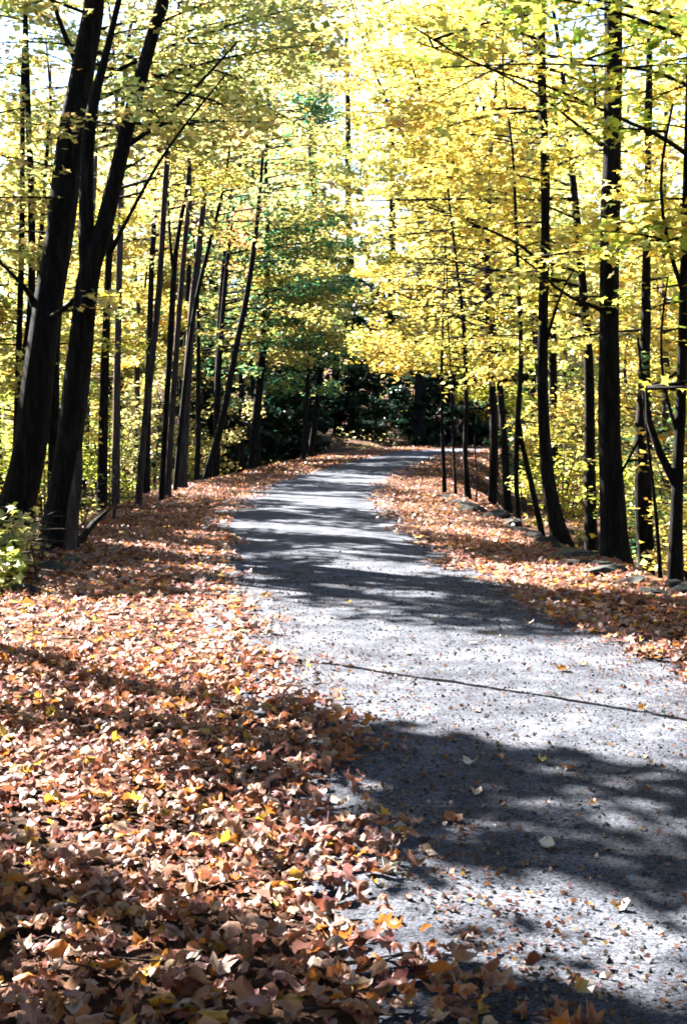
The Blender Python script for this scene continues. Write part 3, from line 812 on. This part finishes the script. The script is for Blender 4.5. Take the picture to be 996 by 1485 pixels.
for i in range(30):
    y = rng.uniform(42, 80); x = -rng.uniform(.10, .25) * y - 1.5
    sapling('woodland_sapling', 'tall ' + ['pale', 'golden', 'lime green'][i % 3] + ' sapling standing deep among the trunks of the bank woods', x, y, rng.uniform(3.0, 5.0), ['pale', 'yellow', 'lime'][i % 3], 'saplings deep in the bank woods', 2, 60, .14)
for i in range(36):
    y = rng.uniform(17, 40); x = CLD[np.abs(CLD[:, 1] - y).argmin(), 0] + rng.uniform(3.9, 9)
    if x / y > .32: x = .3 * y
    sapling('maple_sapling', ['lime green', 'golden', 'green'][i % 3] + ' maple sapling in the hollow behind the stone edge', x, y, rng.uniform(1.2, 3.4), ['lime', 'yellow', 'green'][i % 3], 'saplings behind the stone edge')

# distant woods that read as one mass, and ground brush
def mass(name, label, n, box, pal_mix, size, zfun, cat):
    P = np.stack([rng.uniform(box[0], box[1], n), rng.uniform(box[2], box[3], n), np.zeros(n)], 1)
    P[:, 2] = ground_z(P[:, 0], P[:, 1]) + zfun(P, n)
    cl = vnoise(P[:, 0] * .22 + 3, P[:, 1] * .22 + P[:, 2] * .35)
    o = offset(P[:, 0], P[:, 1])
    keep = (cl > (.2 if size > .6 else .38)) & (np.abs(o) > 4.0) & (P[:, 2] > -5)
    P = P[keep]; c = np.empty((len(P), 3))
    sel = np.digitize(vnoise(P[:, 0] * .12 + 30, P[:, 1] * .12 + 11), np.linspace(.25, .75, len(pal_mix) - 1))
    for i, pl in enumerate(pal_mix):
        c[sel == i] = tints(pl, int((sel == i).sum()))
    ob = add(name, leaves_mesh(name, P, size * rng.uniform(.7, 1.3, len(P)), c, KITE, .6), M_LEAF)
    tag(ob, label, cat, None, 'stuff')
mass('distant_woods', 'distant yellow woods closing the view behind the trees', 50000, (-60, 60, 86, 120), ['olive', 'pale', 'yellow', 'lime'], .48, lambda P, n: rng.beta(1.1, 1.5, n) * 24, 'woods')
mass('unseen_woods', 'unseen yellow woods going on around and behind the photographer', 34000, (-44, 44, -40, 40), ['pale', 'yellow', 'lime', 'olive'], .95, lambda P, n: np.where((np.abs(P[:, 0]) > 19 + .32 * np.maximum(P[:, 1], 0)) | (P[:, 1] < -17), rng.beta(1.2, 1.3, n) * 15, -50), 'woods')  # out-of-view ring of oversized leaves, added to cut low skylight
mass('ground_brush', 'low leafy brush covering the forest floor', 26000, (-26, 26, 17, 70), ['green', 'lime', 'pale', 'olive'], .10, lambda P, n: rng.beta(1, 2.5, n) * .8, 'brush')

# ------------------------------------------------------------------ stones along the right edge and on the left bank
def stone_mesh(name, sx, sy, sz, seed):
    r = np.random.default_rng(seed)
    import bmesh
    bm = bmesh.new(); bmesh.ops.create_icosphere(bm, subdivisions=3, radius=1)
    big = r.normal(0, 1, (4, 3))
    pl = [(v / np.linalg.norm(v), r.uniform(.6, .85)) for v in r.normal(0, 1, (9, 3))] + [(v / np.linalg.norm(v), r.uniform(.4, .6)) for v in big]
    for v in bm.verts:
        p = np.array(v.co)
        for nn, d in pl:
            e = p @ nn - d
            if e > 0: p = p - nn * e * .98
        p = p * (1 + .14 * (vnoise(p[0] * 4 + seed, p[1] * 4 + p[2] * 3) - .5))
        v.co = (p[0] * sx, p[1] * sy, p[2] * sz)
    me = bpy.data.meshes.new(name); bm.to_mesh(me); bm.free()
    return me
wall = empty('stone_edge', (2.5, 15, 0)); tag(wall, 'row of rough grey field stones edging the verge by the dark trunks', 'stone edge')
STN = [(648, 724, .3, .2, .12), (662, 731, .28, .2, .1), (690, 742, .3, .22, .12), (712, 750, .32, .22, .12), (735, 760, .34, .22, .13), (757, 773, .25, .2, .12), (778, 783, .2, .16, .11), (794, 792, .16, .13, .12), (811, 800, .2, .15, .13),
       (832, 812, .30, .2, .15), (852, 826, .34, .22, .14), (872, 838, .26, .2, .16), (912, 852, .2, .16, .10), (950, 868, .2, .15, .09), (984, 858, .14, .12, .12), (1003, 866, .2, .16, .12), (1040, 890, .3, .2, .12)]
for i, (px, py, sx, sy, sz) in enumerate(STN):
    p = on_ground(px, py)
    o = add('stone', stone_mesh('stone', sx * 1.15, sy * 1.15, sz * 1.15, 100 + i), M_STONE, wall)
    o.location = Vector((p[0], p[1] + .1, -.015)) - wall.location
    o.rotation_euler = (rng.normal(0, .15), rng.normal(0, .15), rng.uniform(-.6, .3))
for i, (px, py, sx, sy, sz, lab) in enumerate([(42, 862, .22, .14, .09, 'pale flat stone half buried in leaves on the sunlit verge'), (75, 832, .18, .14, .11, 'dark squat stone below the forked tree'),
                                            (105, 818, .15, .12, .1, 'small dark stone touching the foot of the forked tree')]):
    p = on_ground(px, py)
    o = add('bank_stone', stone_mesh('bank_stone', sx, sy, sz, 300 + i), M_STONE); o.location = (p[0], p[1], .02); tag(o, lab, 'stone')
# fallen branch
b0, b1 = on_ground(112, 790, .05), at(158, 742, 17.0)
o = empty('fallen_branch', b0); tag(o, 'dark broken branch lying on leaves beside the forked tree', 'branch')
tb = Tubes(); mid = (b0 + b1) / 2 + np.array([0, 0, .05]); tb.tube([b0, mid, b1 + np.array([0, 0, .02])], [.045, .038, .02], 8, .15); tb.build('limb', M_BARK, o)
tb = Tubes(); tb.tube([mid, mid + np.array([.12, .1, .12]), mid + np.array([.2, .3, .2])], [.02, .014, .006], 6); tb.build('side_twig', M_BARK, o)

# ------------------------------------------------------------------ fallen leaves
def dry_leaf(seed, n=0.03):
    """one curled maple leaf as a fan of faces, unit size, lying on z = 0"""
    r = np.random.default_rng(seed)
    out2 = MAPLE - np.array([0, .35])
    th = np.arctan2(out2[:, 0], out2[:, 1]); wide = r.uniform(.42, .7)
    oval = np.column_stack([wide * np.sin(th), .72 * np.cos(th)])
    lob = r.choice([0.0, .35, .8], p=[.65, .2, .15])
    out2 = out2 * (1 - lob) + oval * lob
    out2 = out2 * (1 + r.normal(0, .09, (len(out2), 1)))
    inner = out2 * .5
    p = np.concatenate([[[0, 0]], inner, out2])
    p = p * (1 + r.normal(0, .05, p.shape))
    rr = np.hypot(p[:, 0], p[:, 1])
    fold = r.uniform(.1, .9)
    x3, y3, z3 = p[:, 0] * math.cos(fold * .8), p[:, 1], np.abs(p[:, 0]) * math.sin(fold * .8)
    a = r.uniform(-.5, .5) + (PI / 2 if r.random() < .6 else 0)
    s_ = x3 * math.cos(a) + y3 * math.sin(a); t = -x3 * math.sin(a) + y3 * math.cos(a)
    kp = r.uniform(.7, 2.4)
    z = z3 * np.cos(kp * s_) + (1 - np.cos(kp * s_)) / kp
    s2 = np.sin(kp * s_) / kp - z3 * np.sin(kp * s_)
    z = z + (.22 * np.sin(5.0 * t + r.uniform(0, 6)) + .15 * np.sin(9 * s_ + r.uniform(0, 6))) * rr + r.normal(0, .04, len(p))
    v = np.column_stack([s2, t, z - z.min()])
    k = len(MAPLE)
    f = []
    for i in range(k):
        j = (i + 1) % k
        f += [(0, 1 + i, 1 + j), (1 + i, 1 + k + i, 1 + k + j), (1 + i, 1 + k + j, 1 + j)]
    return v, np.array(f)
DRY = [dry_leaf(s) for s in range(26)]


def scatter(n, ymin, ymax, side, omin, omax, fall=0):
    """random points on the verge between two distances from the centre line"""
    out = np.empty((0, 2))
    while len(out) < n:
        y = rng.uniform(ymin, ymax, n * 2); x = rng.uniform(-7, 9, n * 2)
        o = offset(x, y) * side
        ok = (o > omin) & (o < omax)
        out = np.concatenate([out, np.stack([x[ok], y[ok]], 1)])
    return out[:n]


def edge_prob(x, y):
    """how leafy a spot is: full on the verges, thinning raggedly across the lane's edge"""
    o = offset(x, y)
    e = HALF + .35 * (vnoise(x * 1.4 + 2, y * 1.4) - .5) + .22 * (vnoise(x * 5, y * 5) - .5)
    e = e + np.where(o < 0, .16, 0) * smooth01((6.5 - y) / 2.5)
    soft = np.where((o < 0) & (y < 9), .5, .26)
    return smooth01((np.abs(o) - e + .55 * soft) / soft) ** 1.3, o


def curled_mesh(name, P, size, cols, sink=0.0):
    n = len(P)
    var = rng.integers(0, len(DRY), n)
    V, F, C, off = [], [], [], 0
    for k, (dv, df) in enumerate(DRY):
        m = np.where(var == k)[0]
        if not len(m): continue
        x, y, z = frames(len(m), .55)
        flip = np.where(rng.random(len(m)) < .35, -1, 1)[:, None]
        zz = dv[None, :, 2] * flip - np.where(flip < 0, -dv[:, 2].max(), 0)
        vv = P[m][:, None] + size[m][:, None, None] * (dv[None, :, 0, None] * x[:, None] + dv[None, :, 1, None] * y[:, None] + zz[..., None] * z[:, None])
        V.append(vv.reshape(-1, 3)); nv = len(dv)
        F.append((df[None] + (np.arange(len(m)) * nv)[:, None, None] + off).reshape(-1, 3)); off += len(m) * nv
        C.append(np.repeat(cols[m], nv, axis=0))
    me = quads_mesh(name, np.concatenate(V), np.concatenate(F), True)
    set_tint(me, np.concatenate(C))
    return me


def leaf_base(xy, lift):
    g = np.maximum(ground_z(xy[:, 0], xy[:, 1]), np.where(np.abs(offset(xy[:, 0], xy[:, 1])) < HALF + .4, road_z(xy[:, 0], xy[:, 1]), -9))
    return np.column_stack([xy, g + lift])


# near carpet (curled leaves, several layers)
def carpet_points(n, y0, y1, xa, xb):
    y = rng.uniform(y0, y1, n); x = rng.uniform(xa, xb, n)
    pr, o = edge_prob(x, y)
    ok = (rng.random(n) < pr) & (o > -4.2) & (o < 3.6)
    return np.stack([x[ok], y[ok]], 1)
near = carpet_points(22000, 2.9, 9.0, -3.4, 2.7)
near = near[near[:, 0] > -.30 * near[:, 1] - .35]
Pn = leaf_base(near, rng.beta(1.1, 1.6, len(near)) * .07)
Sn = np.clip(rng.normal(.044, .012, len(near)), .02, .062)
# the 260 nearest of the top layer become single leaves
order = np.argsort(near[:, 1] - 22 * (Pn[:, 2] - Pn[:, 2].min()))
pick = order[:260]
rest = np.ones(len(near), bool); rest[pick] = False
carpet = add('fallen_leaves', curled_mesh('fallen_leaves', Pn[rest], Sn[rest], tints('litter', int(rest.sum()))), M_LITTER)
tag(carpet, 'deep carpet of curled brown and orange maple leaves on the verges', 'fallen leaves', None, 'stuff')
leaf_meshes = []
for k, (dv, df) in enumerate(DRY):
    for fl in (0, 1):
        vv = dv.copy()
        if fl: vv[:, 2] = vv[:, 2].max() - vv[:, 2]
        me = quads_mesh('leaf', vv, df, True); me.materials.append(M_LITTER_PIECE); leaf_meshes.append(me)
for i in pick:
    o = bpy.data.objects.new('leaf', leaf_meshes[int(rng.integers(len(leaf_meshes)))])
    o.location = Pn[i] + np.array([0, 0, .012]); s = float(Sn[i]) * 1.05; o.scale = (s, s, s)
    o.rotation_euler = (rng.normal(0, .35), rng.normal(0, .35), rng.uniform(0, 6.28))
    col.objects.link(o); o.parent = carpet
# middle and far carpet
def flat_carpet(name, n, y0, y1, size, shape, fold, tilt, lift, xa=-6, xb=9):
    xy = carpet_points(n, y0, y1, xa, xb)
    P = leaf_base(xy, .012 + rng.beta(1, 2, len(xy)) * lift)
    me = leaves_mesh(name, P, size * rng.uniform(.7, 1.3, len(xy)), tints('litter', len(xy)), shape, tilt, fold, -.1)
    o = add(name, me, M_LITTER, carpet); o['kind'] = 'stuff'
mid = carpet_points(42000, 8.6, 19, -5.5, 4.4)
Pm = leaf_base(mid, .0 + rng.beta(1, 2, len(mid)) * .05)
flat_carpet('leaf_drift', 22000, 8.5, 19, .062, MAPLE_SMALL, .35, .4, .03)
keepm = rng.random(len(Pm)) < np.where(Pm[:, 1] < 12.5, .34, .08)
o = add('leaf_litter', curled_mesh('leaf_litter', Pm[keepm], rng.uniform(.036, .06, int(keepm.sum())), tints('litter', int(keepm.sum()))), M_LITTER, carpet); o['kind'] = 'stuff'
flat_carpet('leaf_drift', 56000, 12, 34, .052, KITE, .5, .45, .04)
flat_carpet('leaf_drift', 36000, 33, 70, .085, KITE, .5, .4, .04, -6, 14)
# leaves on the forest floor around the banks
n = 22000
xy = np.stack([rng.uniform(-18, 18, n), rng.uniform(11, 60, n)], 1)
oo = offset(xy[:, 0], xy[:, 1]); xy = xy[np.abs(oo) > 2.8]
P = np.column_stack([xy, ground_z(xy[:, 0], xy[:, 1]) + .03])
o = add('woodland_litter', leaves_mesh('woodland_litter', P, .1 * rng.uniform(.7, 1.3, len(P)), tints('litter', len(P)), KITE, .4, .4, -.1), M_LITTER); tag(o, 'scattered brown leaves on the forest floor beyond the banks', 'fallen leaves', None, 'stuff')
# crumbs of leaf and gravel on the lane
n = 34000
y = 3 + 12 * rng.beta(1, 1.8, n); x = rng.uniform(-1.6, 3.4, n); o_ = offset(x, y)
dens_edge = np.exp(-np.maximum(HALF - np.abs(o_), 0) / .30) * .9 + .06
ok = (np.abs(o_) < HALF + .1) & (rng.random(n) < dens_edge)
xy = np.stack([x[ok], y[ok]], 1)
P = np.column_stack([xy, road_z(xy[:, 0], xy[:, 1]) + .008])
o = add('leaf_crumbs', leaves_mesh('leaf_crumbs', P, rng.uniform(.008, .026, len(P)), tints('litter', len(P)) * .42, KITE, .7, .5, .3), M_LITTER); tag(o, 'brown leaf crumbs strewn along the edge of the gravel', 'leaf litter', None, 'stuff')
n = 21000
y = 3 + 13 * rng.beta(1, 1.7, n); x = rng.uniform(-1.8, 3.4, n); o_ = offset(x, y)
ok = np.abs(o_) < HALF + .15
x, y = x[ok], y[ok]; n = len(x)
sz = np.clip(rng.lognormal(-5.45, .5, n), .0025, .016) * (1 + .03 * y)
V8 = np.array([(1, 0, 0), (0, 1, 0), (-1, 0, 0), (0, -1, 0), (0, 0, 1), (0, 0, -.6)], float)
F8 = np.array([(0, 1, 4), (1, 2, 4), (2, 3, 4), (3, 0, 4), (1, 0, 5), (2, 1, 5), (3, 2, 5), (0, 3, 5)])
V = V8[None] * rng.uniform(.6, 1.3, (n, 6, 3)); a = rng.uniform(0, 6.28, n)
V = np.stack([V[..., 0] * np.cos(a)[:, None] - V[..., 1] * np.sin(a)[:, None], V[..., 0] * np.sin(a)[:, None] + V[..., 1] * np.cos(a)[:, None], V[..., 2] * .75], -1)
V = V * sz[:, None, None] + np.column_stack([x, y, road_z(x, y) + .002])[:, None]
o = add('gravel', quads_mesh('gravel', V.reshape(-1, 3), (F8[None] + (np.arange(n) * 6)[:, None, None]).reshape(-1, 3), False), M_STONE); tag(o, 'loose grey gravel on the surface of the lane', 'gravel', None, 'stuff')

tw = Tubes()
for _ in range(170):
    yy = 3.2 + 9 * rng.random() ** 1.6; xx = rng.uniform(-.3 * yy, .28 * yy)
    pr, oo = edge_prob(np.array([xx]), np.array([yy]))
    if pr[0] < .3 or abs(oo[0]) > 3: continue
    z0 = float(ground_z(xx, yy)) + .045; a = rng.uniform(0, PI); l = rng.uniform(.08, .34)
    d = np.array([math.cos(a), math.sin(a), rng.normal(0, .12)])
    p0 = np.array([xx, yy, z0])
    tw.tube([p0, p0 + d * l * .5 + rng.normal(0, .012, 3), p0 + d * l], [.0035, .003, .0015], 4)
o = tw.build('fallen_twigs', M_BARK_BROWN); tag(o, 'thin brown twigs scattered through the fallen leaves', 'twigs', None, 'stuff')

# single leaves lying on the open lane
PIECES = {}
def leaf_colour(name, c):
    if name not in PIECES:
        PIECES[name] = foliage_mat('leaf_' + name, .14, .08, True, [(0, c), (.5, tuple(min(.9, q * 1.12) for q in c))])
    return PIECES[name]
LC = dict(cream=(.72, .62, .50), orange=(.62, .27, .05), yellow=(.75, .52, .07), rust=(.34, .13, .06), olive=(.38, .38, .12), tan=(.45, .30, .19))
LONE = [(790, 1240, 'cream', .085, 'large pale curled leaf alone on the shaded gravel'), (898, 1332, 'orange', .055, 'orange leaf with a pale scrap on the sunlit gravel corner'),
        (905, 1322, 'cream', .03, 'small cream scrap lying against an orange leaf'), (845, 972, 'yellow', .055, 'bright yellow leaf on the sunlit gravel beyond the crack'),
        (815, 981, 'orange', .07, 'flat orange leaf beside the bright yellow one on sunlit gravel'), (680, 1118, 'cream', .06, 'cream leaf at the rim of the first dark shadow past the crack'),
        (722, 1111, 'rust', .045, 'dark rust leaf next to the cream leaf in the shadow'), (788, 1117, 'olive', .055, 'olive green leaf lying flat in the dark shadow'),
        (822, 1126, 'rust', .05, 'rust leaf next to the olive green leaf in shadow'), (858, 1182, 'orange', .045, 'small red orange leaf alone in the middle of the shadow'),
        (655, 1200, 'rust', .075, 'broad rust leaf where the leaf carpet gives way to gravel'), (690, 1160, 'tan', .06, 'tan leaf on a faintly lit patch within the shadow'),
        (765, 913, 'tan', .06, 'tan leaf on sunlit gravel near the stone side verge'), (590, 955, 'tan', .06, 'brown leaf just beyond the crack on bright gravel'),
        (685, 940, 'cream', .05, 'small pale leaf on bright gravel well beyond the crack'), (690, 1043, 'rust', .05, 'rust leaf on bright gravel on the near side of the crack'),
        (930, 1042, 'orange', .06, 'orange leaf touching the crack in the gravel'), (620, 1250, 'tan', .07, 'tan leaf among gravel crumbs by the carpet edge'), (570, 1218, 'cream', .08, 'cream leaf curled up like a cup at the carpet edge'),
        (560, 1275, 'cream', .075, 'flat pale leaf at the ragged carpet edge'), (945, 1120, 'tan', .04, 'tiny tan leaf at the outer end of the dark shadow'), (505, 880, 'yellow', .05, 'yellow leaf in the shade on the middle of the lane')]
for i, (px, py, c, s, lab) in enumerate(LONE):
    p = on_ground(px, py)
    x, y = p[0], p[1]
    dv, df = DRY[(i * 3 + 1) % len(DRY)]
    me = quads_mesh('road_leaf', dv, df, False)
    me.materials.append(leaf_colour(c, LC[c]))
    o = bpy.data.objects.new('road_leaf', me)
    o.location = (x, y, float(road_z(np.array([x]), np.array([y]))[0]) + .006); o.scale = (s, s, s * .8); o.rotation_euler = (0, 0, i * 1.7)
    col.objects.link(o)
    tag(o, lab, 'fallen leaf', 'leaves lying on the lane')

tris = sum(sum(len(p.vertices) - 2 for p in o.data.polygons) if len(o.data.polygons) < 5 else int((np.array(len(o.data.loops)) - 2 * len(o.data.polygons))) for o in scene.objects if o.type == 'MESH')
print('TRIS', tris, 'TREE LEAVES', TOTAL['leaves'], 'OBJECTS', len(scene.objects))
